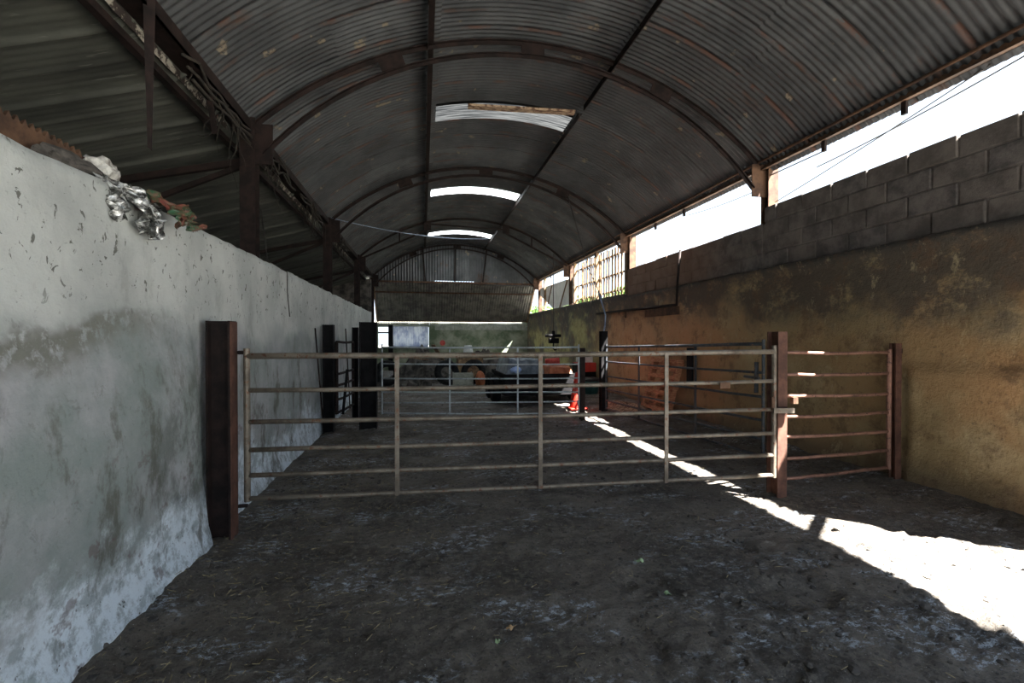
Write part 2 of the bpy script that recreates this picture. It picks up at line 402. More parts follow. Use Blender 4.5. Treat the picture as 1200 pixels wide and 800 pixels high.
# translucent window pane and dark post by it
w2 = sroot('window_2', (-.5, 20.85, 1))
mb = MB(); nn = 60
for i in range(nn + 1):
    xx = -1.26 + 1.52 * i / nn; yy = 20.72 + .012 * math.sin(i / nn * 20 * 2 * math.pi)
    mb.v += [(xx, yy, 1.0), (xx, yy, 1.93)]
for i in range(nn): mb.f.append((2 * i, 2 * i + 2, 2 * i + 3, 2 * i + 1))
mb.build('pane', M['poly'], w2, smooth=True)
mb = MB(); mb.bb((-1.45, 20.6, 0), (-1.26, 20.79, 1.98)); mb.build('window_frame', M['black'], w2)
mb = MB(); mb.bb((-1.9, 20.72, 1.62), (-1.45, 20.78, 1.68)); mb.bb((-1.9, 20.72, .96), (.28, 20.9, 1.0)); mb.build('crossbar', M['black'], w2)

# ---- roof geometry
CX, CZ, RR = 1.41, .43, 4.83
def arc(a, r=RR): return (CX + r * math.sin(R(a)), CZ + r * math.cos(R(a)))
ceiling = sroot('ceiling', (CX, 0, CZ))
PITCH = .0762
def arc_sheet(a0, a1, wd, amp=.008, nseg=12, tilt=.006):
    mb = MB(); nw = int(round(wd / PITCH)); npt = nw * 6 + 1
    for i in range(nseg + 1):
        a = R(a0 + (a1 - a0) * i / nseg)
        for j in range(npt):
            y = wd * j / (npt - 1); r = RR + .02 + amp * math.sin(2 * math.pi * y / PITCH) + tilt * (j / (npt - 1) - .5)
            mb.v.append((r * math.sin(a), y, r * math.cos(a)))
    for i in range(nseg):
        for j in range(npt - 1):
            a = i * npt + j; mb.f.append((a, a + npt, a + npt + 1, a + 1))
    return mb
W = .6858; STEP = .61
protos = {}
def sheet(a0, a1, y, mat, name='roof_sheet', lift=0.0):
    key = (a0, a1, mat.name)
    if key not in protos:
        mb = arc_sheet(a0, a1, W, nseg=max(5, int((a1 - a0) / 2.5)))
        me = bpy.data.meshes.new(name); me.from_pydata(mb.v, [], mb.f); me.materials.append(mat)
        me.polygons.foreach_set('use_smooth', [True] * len(me.polygons)); protos[key] = me
    o = bpy.data.objects.new(name, protos[key]); COL.objects.link(o); o.parent = ceiling
    o.location = (0, y, lift); o.rotation_euler = (random.uniform(-.0015, .0015), 0, random.uniform(-.0015, .0015))
    return o
rows = 40
sky_rows = {}
for i in range(rows):
    y = -5.38 + i * STEP
    jl = [0, -2.5, 2][i % 3]
    sheet(-44.4, -29 + jl, y, M['roof'], lift=.004); sheet(-31 + jl, -14.2, y, M['roof'])
    yc = y + W / 2
    light = 0
    if 7.6 < yc < 8.0: light = 1
    elif 11.9 < yc < 12.2 or 16.75 < yc < 17.36: light = 2
    sheet(-16.4, 14.6, y, M['roof'] if not light else (M['skyd'] if light == 1 else M['sky2']), 'roof_sheet' if not light else 'skylight_sheet', lift=.012)
    js = [0, 6, 2.5, -3][i % 4]
    sheet(12.9, 31 + js, y, M['roof']); sheet(29.2 + js, 45.8, y, M['roof'], lift=-.006)
# near gable skin rests on nothing behind the camera: the shed stands open there

# ---- steel portal frames
def chord(mb, a0, a1, y, cx, cz, r, wd, dp, n=36):
    """T-section bar following the arch"""
    for (w_, d_, off) in ((wd, .010, 0), (.010, dp, -dp / 2)):
        vs = []; fs = []
        for i in range(n + 1):
            a = R(a0 + (a1 - a0) * i / n)
            for (dy, dr) in ((-w_ / 2, -d_ / 2), (w_ / 2, -d_ / 2), (w_ / 2, d_ / 2), (-w_ / 2, d_ / 2)):
                q = r + off + dr; vs.append((cx + q * math.sin(a), y + dy, cz + q * math.cos(a)))
        for i in range(n):
            for k in range(4):
                fs.append((i * 4 + k, i * 4 + (k + 1) % 4, (i + 1) * 4 + (k + 1) % 4, (i + 1) * 4 + k))
        fs += [(3, 2, 1, 0), tuple(n * 4 + k for k in range(4))]
        mb.add(vs, fs)
def hsec(mb, x, y, z0, z1, wx, wy, t=.012, flange='x'):
    if flange == 'x':   # flanges left and right, web faces the viewer
        mb.bb((x - wx / 2, y - wy / 2, z0), (x - wx / 2 + t, y + wy / 2, z1)); mb.bb((x + wx / 2 - t, y - wy / 2, z0), (x + wx / 2, y + wy / 2, z1))
        mb.bb((x - wx / 2 + t, y - t / 2, z0), (x + wx / 2 - t, y + t / 2, z1))
    else:
        mb.bb((x - wx / 2, y - wy / 2, z0), (x + wx / 2, y - wy / 2 + t, z1)); mb.bb((x - wx / 2, y + wy / 2 - t, z0), (x + wx / 2, y + wy / 2, z1))
        mb.bb((x - t / 2, y - wy / 2 + t, z0), (x + t / 2, y + wy / 2 - t, z1))
R2 = 4.2; CZ2 = 5.07 - 4.2
FR = [(1.35, 'overhead behind the viewpoint, over the doorway in the right wall'), (5.8, 'nearest in view, its posts either side of the front gate'),
      (10.25, 'second in view, beside the near end of the slatted window'), (14.7, 'third in view, with straight lower braces, beyond the slatted window'), (18.9, 'at the far gable end')]
for k, (fy, where) in enumerate(FR):
    t = thing('arched_roof_frame', 'dark rusty steel arched roof frame ' + where, 'roof frame', (CX, fy, 0), 'arched steel frames of the barn')
    mb = MB(); chord(mb, -44.5, 43.8, fy, CX, CZ, RR - .03, .075, .05); mb.build('upper_chord', M['rustdark'], t)
    if k != 3:
        mb = MB(); chord(mb, -50, 50, fy, CX, CZ2, R2, .07, .045); mb.build('lower_chord', M['rustdark'], t)
        for xb in (-.41, 1.4, 3.24):
            a = math.degrees(math.asin((xb - CX) / RR)); c = arc(a, RR - .12); s_ = math.sin(R(a))
            rot = Matrix.Rotation(R(a), 3, 'Y')
            mb = MB().box((c[0], fy, c[1]), (.30, .02, .17), rot); mb.build('batten_plate', M['rustdark'], t)
    else:
        for s_ in (-1, 1):
            mb = MB(); mb.bar((CX + s_ * 3.3, fy, 3.82), (CX + s_ * 1.25, fy, 4.80), .05, .05); mb.build('lower_chord', M['rustdark'], t)
            mb = MB(); mb.bar((CX + s_ * 2.1, fy, 4.40), (CX + s_ * 2.1, fy, 4.74), .04, .04); mb.build('strut', M['rustdark'], t)
            mb = MB(); mb.box((CX + s_ * 1.25, fy, 4.93), (.22, .02, .26)); mb.build('gusset_plate', M['rustdark'], t)
        mb = MB(); mb.bar((CX - 1.25, fy, 5.0), (CX + 1.25, fy, 4.92), .04, .04); mb.build('tie_bar', M['rustdark'], t)
    for s_ in (-1, 1):
        xp = -1.95 if s_ < 0 else 4.89
        if k == 0 and s_ > 0: continue
        mb = MB(); hsec(mb, xp, fy, -.05, 3.95, .16, .15, .012, 'y'); mb.build('post', M['rustdark'] if s_ < 0 else M['rustbrown'], t)
        mb = MB(); mb.box((xp + (-s_) * (.12 if s_ < 0 else .16), fy, 3.68), (.26, .014, .46)); mb.build('gusset_plate', M['rustdark'] if s_ < 0 else M['rustbrown'], t)
mb = MB(); mb.bar((4.84, 1.15, 3.86), (4.84, 1.86, 3.06), .08, .06)
tag(mb.build('knee_brace', M['rustdark']), 'rusty diagonal brace over the sunlit doorway in the right wall', 'brace')

# ---- purlins
def purlin(x, y0, y1, label, drop=.03):
    a = math.degrees(math.asin((x - CX) / RR)); c = arc(a, RR - drop)
    mb = MB(); mb.bb((c[0] - .035, y0, c[1] - .004), (c[0] + .035, y1, c[1] + .004)); mb.bb((c[0] - .035, y0, c[1] - .085), (c[0] - .028, y1, c[1]))
    for yy in np.arange(y0 + .4, y1 - .2, 1.1): mb.bb((c[0] - .045, yy, c[1] - .06), (c[0] - .028, yy + .03, c[1] - .02))
    tag(mb.build('purlin', M['rustdark']), label, 'purlin', 'purlins along the arched roof')
purlin(.10, -5.3, 19.1, 'long dark steel purlin along the roof, left of the skylights')
purlin(2.54, -5.3, 6.95, 'rusty steel purlin right of the crown, nearer piece ending at the first skylight')
purlin(2.54, 7.2, 19.1, 'rusty steel purlin right of the crown, farther piece running to the gable')
# ---- right eaves beam with stubs
t = thing('eaves_beam', 'rusty steel eaves beam along the right roof edge above the open gap', 'beam', (4.77, 1.2, 3.88))
mb = MB(); mb.bb((4.74, -5.3, 3.83), (4.80, 19.2, 3.842)); mb.bb((4.788, -5.3, 3.83), (4.80, 19.2, 3.91)); mb.build('angle_bar', M['rustbrown'], t)
mb = MB(); mb.tube([(4.70, -5.3, 3.93), (4.70, 19.2, 3.93)], .018, 8); mb.build('rod', M['rustbrown'], t)
for yy in (3.81, 4.76, 7.8, 8.87, 12.3, 16.9):
    mb = MB(); mb.bb((4.77, yy, 3.70), (4.80, yy + .05, 3.86)); mb.build('stub', M['rustdark'], t)
def wire(name, label, pts, r, mat, sag=0.0, cat='cable', n=6):
    P = [Vector(p) for p in pts]
    if len(P) == 2 and sag:
        P = [P[0].lerp(P[1], i / 14) - Vector((0, 0, sag * 4 * (i / 14) * (1 - i / 14))) for i in range(15)]
    return tag(MB().tube(P, r, n).build(name, mat, smooth=True), label, cat)
wire('wire', 'thin dark wire sagging across the near clerestory gap from the upper right', [(4.9, 2.2, 3.9), (4.9, 5.0, 3.60)], .007, M['wire'], .05)
wire('wire', 'thin dark wire crossing the near clerestory gap down to the block wall', [(4.86, 2.4, 4.0), (4.9, 5.7, 3.36)], .006, M['wire'], .03)
wire('wire', 'short taut wire from the eaves stub to the nearest right frame post', [(4.79, 4.76, 3.71), (4.84, 5.74, 3.74)], .008, M['wire'])
wire('wire', 'thin wire across the second clerestory gap near its frame post', [(4.86, 5.88, 3.62), (4.86, 7.8, 3.72)], .006, M['wire'], .03)

# ---- lean-to roof beyond the left wall
lean = sroot('ceiling_lean_to', (-2.0, 0, 0))
def lz(x):
    d = -2.02 - x
    return 3.90 - .28 * d - .13 * (1 - math.exp(-d / .10))
mb = MB(); npt = 9 * 5 + 1; xsn = [-2.02 - v for v in (0, .03, .06, .1, .15, .2, .27, .36, .5, .8, 1.3, 2, 3, 4.2, 5.2)]
for xx in xsn:
    for j in range(npt):
        y = .78 * j / (npt - 1); u = j / (npt - 1)
        prof = .002 * math.sin(2 * math.pi * u * 10) + .035 * math.exp(-((u - .92) / .045) ** 2) - .012 * u + .010 * math.exp(-((u - .45) / .03) ** 2)
        mb.v.append((xx + 2.0, y, lz(xx) - prof))
for i in range(len(xsn) - 1):
    for j in range(npt - 1): a = i * npt + j; mb.f.append((a, a + 1, a + npt + 1, a + npt))
lsrc = mb.build('lean_to_sheet', M['lean'], lean, smooth=True); lsrc.location = (0, -5.2, 0)
for i in range(1, 36):
    o = inst(lsrc, 'lean_to_sheet', lean, (random.uniform(-.02, .02), -5.2 + .70 * i, random.uniform(-.006, .006)), (random.uniform(-.004, .004), 0, random.uniform(-.006, .006)))
mb = MB(); mb.bb((-7.4, -5.3, -.1), (-7.2, 20, 2.15)); mb.bb((-7.4, -5.5, -.1), (-1.8, -5.3, 3.4)); mb.bb((-7.2, 18.6, -.1), (-1.96, 18.8, 3.7)); struct(mb.build('wall_lean_to_blocker', M['rubble']))  # mostly unseen dark walls, added to shut outside light out of the lean-to
t = thing('valley_gutter', 'rusty steel valley gutter between the arched roof and lean-to', 'gutter', (-2, 8, 3.8))
mb = MB(); mb.bb((-2.09, -5.3, 3.80), (-1.91, 19.2, 3.815)); mb.bb((-1.925, -5.3, 3.80), (-1.91, 19.2, 3.92)); mb.build('trough', M['rustdark'], t)
mb = MB(); mb.bb((-2.20, -5.3, 3.64), (-2.14, 19.2, 3.70)); mb.build('angle_bar', M['rustdark'], t)
for k, (y0, y1) in enumerate(((2.2, 5.6), (6.1, 9.6), (10.5, 14))):
    mb = MB(); n = 40
    for i in range(n + 1):
        y = y0 + (y1 - y0) * i / n; mb.v += [(-2.12, y, 3.74 + .02 * nz(0, y, 3, 9, 3)), (-2.10 + .01 * nz(0, y, 0, 5), y, 3.80)]
    for i in range(n): mb.f.append((2 * i, 2 * i + 2, 2 * i + 3, 2 * i + 1))
    mb.build('flaking_edge', M['flake'], t)
for k, fy in enumerate((5.8, 10.25, 14.7)):
    t = thing('lean_to_truss', 'dark steel lean-to rafter and tie behind the %s left frame post' % ('first', 'second', 'third')[k], 'truss', (-2, fy, 3.5))
    mb = MB(); mb.bar((-1.95, fy + .1, 3.52), (-5.8, fy + .1, 2.62), .06, .07); mb.build('rafter', M['rustdark'], t)
    mb = MB(); mb.bar((-1.95, fy + .1, 3.50), (-3.6, fy + .1, 2.72), .05, .05); mb.build('tie', M['rustdark'], t)

# ---- gable sheeting above the far opening
g = sroot('wall_gable', (CX, 19.02, 3.75))
x = -1.95; k = 0
while x < 4.75:
    x1 = min(x + .66, 4.8); mb = MB(); n = 36
    for i in range(n + 1):
        xx = x + (x1 - x) * i / n; zt = CZ + math.sqrt(max(0, (RR + .03) ** 2 - (xx - CX) ** 2)); zt = max(zt, 3.8)
        yy = 19.02 + .014 * math.sin(2 * math.pi * (xx) / .11) + .008 * (k % 2)
        mb.v += [(xx, yy, 3.60 + (.15 if .5 < xx < 2.1 else 0)), (xx, yy, zt)]
    for i in range(n): mb.f.append((2 * i, 2 * i + 2, 2 * i + 3, 2 * i + 1))
    mb.build('gable_sheet', M['roof'], g, smooth=True); x += .64; k += 1
for xa, xb in ((.0, .12), (1.32, 1.3), (2.62, 2.45)):
    mb = MB(); zt = CZ + math.sqrt(RR ** 2 - (xa - CX) ** 2); mb.bar((xa, 18.96, zt), (xb, 18.96, 3.72), .07, .06); mb.build('gable_post', M['rustdark'], g)
mb = MB(); mb.bb((-1.95, 18.95, 3.64), (4.8, 19.0, 3.71)); mb.build('gable_rail', M['rustbrown'], g)
# sloping canopy of corrugated sheets
cn = thing('sloping_canopy', 'corrugated iron canopy sloping down behind the far gable', 'canopy', (CX, 19.3, 3.6))
x = -1.9; k = 0
while x < 4.6:
    x1 = min(x + .68, 4.72); mb = MB(); n = 36
    for i in range(n + 1):
        xx = x + (x1 - x) * i / n; d = .014 * math.sin(2 * math.pi * xx / .11) + .006 * (k % 2)
        mb.v += [(xx, 19.1 + d, 3.735 + d), (xx, 20.78 + d, 2.14 + d)]
    for i in range(n): mb.f.append((2 * i, 2 * i + 1, 2 * i + 3, 2 * i + 2))
    mb.build('canopy_sheet', M['canopy'], cn, smooth=True); x += .66; k += 1
mb = MB(); mb.bar((-1.9, 19.5, 3.30), (4.72, 19.5, 3.30), .05, .06); mb.build('crossbar', M['rustbrown'], cn)
mb = MB(); mb.bar((-1.9, 20.68, 2.16), (4.72, 20.68, 2.16), .05, .06); mb.build('crossbar', M['rustbrown'], cn)
mb = MB(); mb.bar((-1.92, 19.1, 3.72), (-1.92, 20.76, 2.12), .06, .05); mb.build('edge_timber', M['wood'], cn)
mb = MB(); mb.bar((4.74, 19.1, 3.72), (4.74, 20.76, 2.12), .06, .05); mb.build('edge_timber', M['wood'], cn)

# ---- slatted window in the right wall
w1 = sroot('window_1', (4.85, 12.2, 2.5))
yy = 10.42; first = None
rs = random.Random(4)
while yy < 14.1:
    wd = rs.uniform(.06, .10)
    mb = MB(); mb.box((0, 0, 0), (.022, wd, 1.30)); o = mb.build('slat', M['wood'], w1)
    o.location = (rs.uniform(-.01, .01), yy - 12.2, .63 + rs.uniform(-.05, .02)); o.rotation_euler = (rs.uniform(-.02, .02), 0, 0)
    yy += wd + (rs.uniform(.07, .13) if rs.random() > .15 else .22)
for zz in (2.62, 3.05, 3.55): MB().bb((4.87, 10.3, zz), (4.90, 14.3, zz + .045)).build('crossbar', M['wood'], w1)
for ya in (10.36, 12.3, 14.2): MB().bb((4.80, ya, 2.48), (4.90, ya + .08, 3.83)).build('window_post', M['wood'], w1)
# pale sheet hung in the last opening
t = thing('hanging_sheet', 'pale sheet stretched over battens in the far right opening', 'sheet', (4.9, 16.5, 2.6))
mb = MB()
pl = [(14.35, 3.42), (14.35, 2.58), (16.8, 2.50), (19.1, 3.30), (19.1, 3.5)]
mb.add([(4.88, a, b) for a, b in pl] + [(4.90, a, b) for a, b in pl], [(4, 3, 2, 1, 0), (5, 6, 7, 8, 9)] + [(i, (i + 1) % 5, 5 + (i + 1) % 5, 5 + i) for i in range(5)])
mb.build('fabric', M['ivory'], t)
mb = MB(); mb.bar((4.86, 15.1, 3.42), (4.86, 16.0, 2.52), .03, .04); mb.build('batten', M['wood'], t)
mb = MB(); mb.bar((4.86, 17.0, 3.45), (4.86, 17.6, 2.75), .03, .04); mb.build('batten', M['wood'], t)
MB().bb((4.80, 17.9, 2.45), (4.90, 18.0, 3.8)).build('batten', M['wood'], t)

# ================================================================== POSTS AND GATES
def hinge(parent, p, q, mat): MB().tube([p, q], .016, 8).build('hinge_pin', mat, parent)
def hpost(label, x, y, h, wx, wy, fl, mat, grp='steel posts carrying the pen gates', t_=.014, rot=0):
    t = thing('steel_post', label, 'post', (x, y, 0), grp)
    mb = MB(); hsec(mb, 0, 0, -.08, h, wx, wy, t_, fl)
    o = mb.build('beam', mat); o.parent = t; o.rotation_euler = (0, 0, rot)
    return t
pL = hpost('tall dark rusted H-section post at left end of the front gate', -1.40, 3.60, 1.565, .155, .12, 'x', M['rustdark'])
MB().bb((-1.3225, 3.54, .02), (-1.317, 3.66, 1.56)).build('outer_face', M['rustred'], pL)
pR = hpost('reddish rusted H-section post between front gate and red side gate', 3.19, 3.68, 1.50, .095, .14, 'y', M['rustred'])
pW = hpost('narrow red oxide post standing against the ochre right wall', 4.655, 3.80, 1.39, .07, .07, 'y', M['rustred'])
MB().bar((4.67, 3.82, 1.31), (4.80, 3.86, 1.31), .06, .05).build('wall_bracket', M['rustdark'], pW)
pF = hpost('black steel post at far end of the side pen gate, hose above', 3.55, 8.69, 1.57, .13, .13, 'y', M['black'])
pN = hpost('thin dark post just behind the reddish gate post', 3.90, 4.60, 1.40, .05, .06, 'y', M['rustbrown'], t_=.02)
pA = hpost('dark H-section post against the left wall before the small hurdle', -1.40, 7.42, 1.64, .15, .15, 'x', M['black'])
pB = hpost('narrow dark post in the middle of the left post group', -1.14, 8.35, 1.62, .10, .12, 'x', M['black'])
pC = hpost('broad dark H-section post at left end of the far galvanised gate', -.84, 7.60, 1.69, .26, .18, 'x', M['black'])
pD = hpost('slim grey post at the right end of the far galvanised gate', 2.76, 7.72, 1.26, .08, .08, 'y', M['rustdark'], t_=.02)

def gate(name, label, A, B, za, zb, r, mat, fr, flat=.04, rtop=None, ext=.05, stile_r=None, group='tubular pen gates'):
    A = Vector((*A, 0)); B = Vector((*B, 0)); d = (B - A).normalized(); nrm = Vector((-d.y, d.x, 0))
    t = thing(name, label, 'gate', A, group)
    for i, (a, b) in enumerate(zip(za, zb)):
        rr = (rtop or r) if i == 0 else r
        n = 9; pts = []
        for k in range(n):
            f = k / (n - 1); p = A.lerp(B, f); wob = .006 * nz(i * 3.1 + A.x, f * 3, 0, 1.7, 2)
            pts.append((p.x, p.y, a + (b - a) * f + wob - .008 * math.sin(math.pi * f)))
        MB().tube(pts, rr, 10).build('rail', mat, t, smooth=True)
    for k, (P, Z) in enumerate(((A, za), (B, zb))):
        MB().tube([(P.x, P.y, Z[-1] - .02), (P.x, P.y, Z[0] + ext)], stile_r or r * 1.25, 10).build('stile', mat, t, smooth=False)
    for f in fr:
        P = A.lerp(B, f); za_ = za[0] + (zb[0] - za[0]) * f; zb_ = za[-1] + (zb[-1] - za[-1]) * f
        P = P - nrm * (r + .004) * (1 if nrm.y > 0 else -1)
        MB().bar((P.x, P.y, zb_ - .02), (P.x, P.y, za_), flat, .010, up=tuple(nrm)).build('upright_bar', mat, t)
    return t
ZA = [1.315, 1.066, .838, .637, .453, .284]; ZB = [1.321, 1.058, .805, .590, .394, .214]
g1 = gate('field_gate', 'long worn six-rail tube gate spanning the whole foreground pen', (-1.242, 3.62), (3.09, 3.60), ZA, ZB, .0175, M['rail'],
          [(-.19 + 1.242) / 4.33, (.93 + 1.242) / 4.33, (2.03 + 1.242) / 4.33], rtop=.023, ext=.055, flat=.034)
MB().tube([(-1.242, 3.62, 1.34), (-1.30, 3.62, 1.34)], .014, 8).build('hinge', M['rustdark'], g1)
MB().tube([(-1.242, 3.62, .235), (-1.30, 3.62, .235)], .014, 8).build('hinge', M['rustdark'], g1)
MB().box((2.58, 3.575, 1.03), (.10, .008, .05)).build('latch_plate', M['rustbrown'], g1)
MB().bar((3.05, 3.56, .80), (3.26, 3.56, .795), .02, .045).build('latch_bar', M['rail'], g1)
MB().box((3.06, 3.575, .86), (.03, .01, .12)).build('latch_tongue', M['rustbrown'], g1)
g2 = gate('side_gate', 'short red oxide seven-rail gate closing off to the right wall', (3.27, 3.68), (4.58, 3.80),
          [1.31, 1.106, .91, .715, .53, .332, .145], [1.30, 1.09, .885, .70, .51, .32, .15], .016, M['railred'], [], ext=.03, stile_r=.022)
MB().bb((3.33, 3.64, .84), (3.38, 3.68, .90)).build('latch_plate', M['rustbrown'], g2)
g3 = gate('pen_gate', 'dark tubular gate running along the right pen beside the pallet', (3.86, 4.66), (3.58, 8.62),
          [1.375, 1.04, .76, .49, .27, .07], [1.26, .965, .68, .42, .20, .04], .016, M['railblue'], [.30, .68], flat=.045, rtop=.022)
MB().bar((3.84, 4.75, .80), (3.84, 4.75, 1.16), .05, .012).build('latch_plate', M['railblue'], g3)
MB().tube([(3.80, 4.66, .98), (3.80, 4.9, .98)], .016, 8).build('latch_bolt', M['railblue'], g3)
g4 = gate('far_gate', 'pale galvanised tube gate crossing the middle of the barn', (-.69, 8.30), (2.67, 7.65),
          [1.275, .99, .735, .495, .31, .13], [1.275, .98, .735, .50, .335, .12], .0125, M['railgalv'], [.345, .69], flat=.028, rtop=.016)
g5 = gate('hurdle', 'small dark rusty hurdle between the left posts', (-1.30, 7.50), (-1.17, 8.28),
          [1.38, .88, .70, .48, .28], [1.37, .90, .72, .50, .30], .02, M['rustdark'], [], ext=0, group=None)
MB().bar((-1.15, 7.55, .95), (-1.22, 7.55, .25), .04, .03, up=(0, 1, 0)).build('diagonal_bar', M['black'], g5)

wire('rod', 'thin dark rod leaning on the left wall before the post group', [(-1.50, 6.98, 1.58), (-1.44, 7.25, .02)], .011, M['rustdark'], cat='rod')
wire('rod', 'thin dark rod leaning on the left wall behind the small hurdle', [(-1.48, 9.5, 1.62), (-1.43, 9.7, .02)], .012, M['rustdark'], cat='rod')
wire('wire', 'short black wire hanging over the top of the left wall', [(-1.80, 5.7, 2.9), (-1.70, 5.60, 2.3), (-1.47, 5.50, 2.17), (-1.47, 5.5, 1.95), (-1.46, 5.55, 1.68)], .006, M['wire'])

# ================================================================== LEFT WALL TOP
t = thing('rusted_beam', 'rusted toothed steel beam lying along the near top of left wall', 'beam', (-1.7, 1, 2.22))
mb = MB(); mb.bb((-1.80, -1.4, 2.22), (-1.64, 2.66, 2.235)); mb.bb((-1.655, -1.4, 2.20), (-1.64, 2.66, 2.34)); mb.build('angle_bar', M['rustbrown'], t)
mb = MB()
for i in range(100):
    y = -1.3 + i * .0395; mb.add([(-1.66, y, 2.34), (-1.66, y + .034, 2.34), (-1.66, y + .017, 2.365 + .008 * random.random()), (-1.645, y, 2.34), (-1.645, y + .034, 2.34), (-1.645, y + .017, 2.37)], [(0, 1, 2), (5, 4, 3), (0, 2, 5, 3), (1, 4, 5, 2)])
mb.build('teeth', M['rustbrown'], t)
mb = MB(); mb.bb((-1.82, -1.4, 2.02), (-1.64, 2.4, 2.20)); 
def lump(c, s, seed, n=3, amp=.25, fl=1.0):
    import bmesh
    bm = bmesh.new(); bmesh.ops.create_icosphere(bm, subdivisions=n, radius=1)
    m = MB()
    for v in bm.verts:
        q = v.co * (1 + amp * noise.fractal(v.co * 1.6 * fl + Vector((seed * 3.7, seed, 0)), 1, 2, 3)); m.v.append((c[0] + q.x * s[0], c[1] + q.y * s[1], c[2] + q.z * s[2]))
    m.f = [tuple(v.index for v in f.verts) for f in bm.faces]; bm.free(); return m
lump((-1.62, 2.73, 2.29), (.07, .11, .075), 3, 3, .5).build('plaster_end', M['plaster'], t)
lump((-1.62, 2.50, 2.24), (.07, .20, .055), 5, 3, .6).build('debris', M['clod'], t)
tag(MB().tube([(-1.86, 2.7, 2.22), (-1.86, 9.5, 2.20)], .05, 12).build('pipe', M['rustbrown'], smooth=True), 'rusty pipe running along behind the top of the left wall', 'pipe')
def nv(x, y, z): return Vector((noise.noise(Vector((x, y, z))), noise.noise(Vector((x + 9.1, y, z + 3.3))), noise.noise(Vector((x, y + 7.7, z - 5.2)))))
def film(label, c, w_, h_, seed, mat, out=.12):
    mb = MB(); n = 26
    for i in range(n + 1):
        for j in range(n + 1):
            u = i / n - .5; v = j / n
            tp = 1 - .55 * v
            q = nv(u * 4 + seed, v * 4, seed) * .07 + nv(u * 11 + seed, v * 11, seed) * .03
            mb.v.append((c[0] + out * math.sin(v * 2.2) + q.x, c[1] + u * w_ * tp + q.y, c[2] - v * h_ + q.z * .7))
    for i in range(n):
        for j in range(n): a = i * (n + 1) + j; mb.f.append((a, a + 1, a + n + 2, a + n + 1))
    o = mb.build('plastic_film', mat, smooth=False); md = o.modifiers.new('solid', 'SOLIDIFY'); md.thickness = .002
    return tag(o, label, 'plastic sheet')
film('crumpled silver plastic film hanging off the top of the left wall', (-1.55, 2.82, 2.25), .32, .24, 2.3, M['foil'])
film('crumpled green and red plastic film bunched beside the silver film', (-1.50, 2.98, 2.24), .30, .15, 5.1, M['greenfilm'], .18)
film('torn strip of silver film hanging closest on the left wall', (-1.55, 2.64, 2.24), .12, .20, 9.1, M['foil'], .06)

# hanging straps and vines by the valley
mb = MB(); mb.add([(-1.93, 3.70, 3.95), (-1.87, 3.75, 3.95), (-1.90, 3.76, 3.95), (-1.915, 3.72, 2.80), (-1.895, 3.735, 2.78), (-1.90, 3.745, 2.80)], [(0, 1, 4, 3), (1, 2, 5, 4), (2, 0, 3, 5), (0, 2, 1), (3, 4, 5)])
tag(mb.build('metal_strap', M['rustdark']), 'long tapering rusty strap hanging from the valley, nearest the camera', 'strap')
mb = MB(); mb.bar((-1.96, 4.72, 3.95), (-1.93, 4.85, 3.38), .05, .012)
tag(mb.build('metal_strap', M['rustdark']), 'short dark strap hanging from the valley before the first left post', 'strap')
rv = random.Random(12)
for k, (yb, lab) in enumerate(((4.95, 'tangle of dead vine hanging at the first left frame post'), (6.5, 'tangle of dead vine hanging just past the first left frame post'), (8.6, 'dead vine hanging in front of the second left frame post'), (12, 'dead vine along the valley beyond the second left frame post'))):
    mb = MB()
    for q in range(9):
        p = Vector((-1.93 + rv.uniform(-.06, .08), yb + rv.uniform(-.5, .6), 3.82)); pts = [p.copy()]
        L = rv.uniform(.3, .95); d = Vector((rv.uniform(-.3, .3), rv.uniform(-.6, .6), -1))
        for s_ in range(8):
            d = (d + Vector((rv.uniform(-.35, .35), rv.uniform(-.5, .5), rv.uniform(-.3, .1)))).normalized(); p = p + d * L / 8; p.x = min(max(p.x, -2.1), -1.75); pts.append(p.copy())
        mb.tube(pts, [rv.uniform(.006, .014) * (1 - i / 10) for i in range(9)], 5)
    for q in range(3):
        p0 = Vector((-1.92, yb - .7 + q * .1, 3.80 - q * .05)); mb.tube([p0 + Vector((rv.uniform(-.03, .03), i * .22, rv.uniform(-.07, .03))) for i in range(8)], .016, 5)
    tag(mb.build('dead_vine', M['vine'], smooth=True), lab, 'vine')

# plank on the roof purlins, wires
mb = MB(); mb.box((0, 0, 0), (1.70, .13, .035)); o = mb.build('plank', M['plank'], bevel=.004); tag(o, 'rust-stained plank lodged across the purlins before the first skylight', 'plank')
o.location = (1.55, 7.15, 5.045); o.rotation_euler = (0, 0, R(-4))
wire('cable', 'thin pale cable sagging across the barn under the second arch', [(-1.9, 10.2, 3.95), (1.9, 13.5, 4.35)], .009, M['cable'], .14)
wire('cable', 'thin dark wire dropping from the second arch to the blue hose', [(3.3, 10.25, 4.75), (3.55, 9.6, 3.0), (3.62, 8.95, 2.25)], .007, M['wire'])
wire('hose', 'blue-grey hose coming down onto the black far pen post', [(3.60, 9.1, 2.40), (3.62, 8.95, 2.15), (3.66, 8.85, 1.9), (3.62, 8.78, 1.7), (3.57, 8.72, 1.56)], .016, M['cable'], cat='hose')
MBp = MB(); MBp.tube([(4.72, 7.85, 3.08), (4.70, 7.9, 2.5), (4.71, 7.95, 2.06)], .022, 8)
t = thing('wall_pipe', 'dark pipe dropping down and running along the ochre right wall', 'pipe', (4.72, 8, 2))
MBp.build('down_pipe', M['rustdark'], t, smooth=True)
MB().tube([(4.71, 7.95, 2.06), (4.71, 12.0, 2.10)], .028, 10).build('level_pipe', M['rustdark'], t, smooth=True)
MB().bb((4.70, 7.92, 1.88), (4.75, 9.2, 2.03)).build('back_board', M['rustbrown'], t)
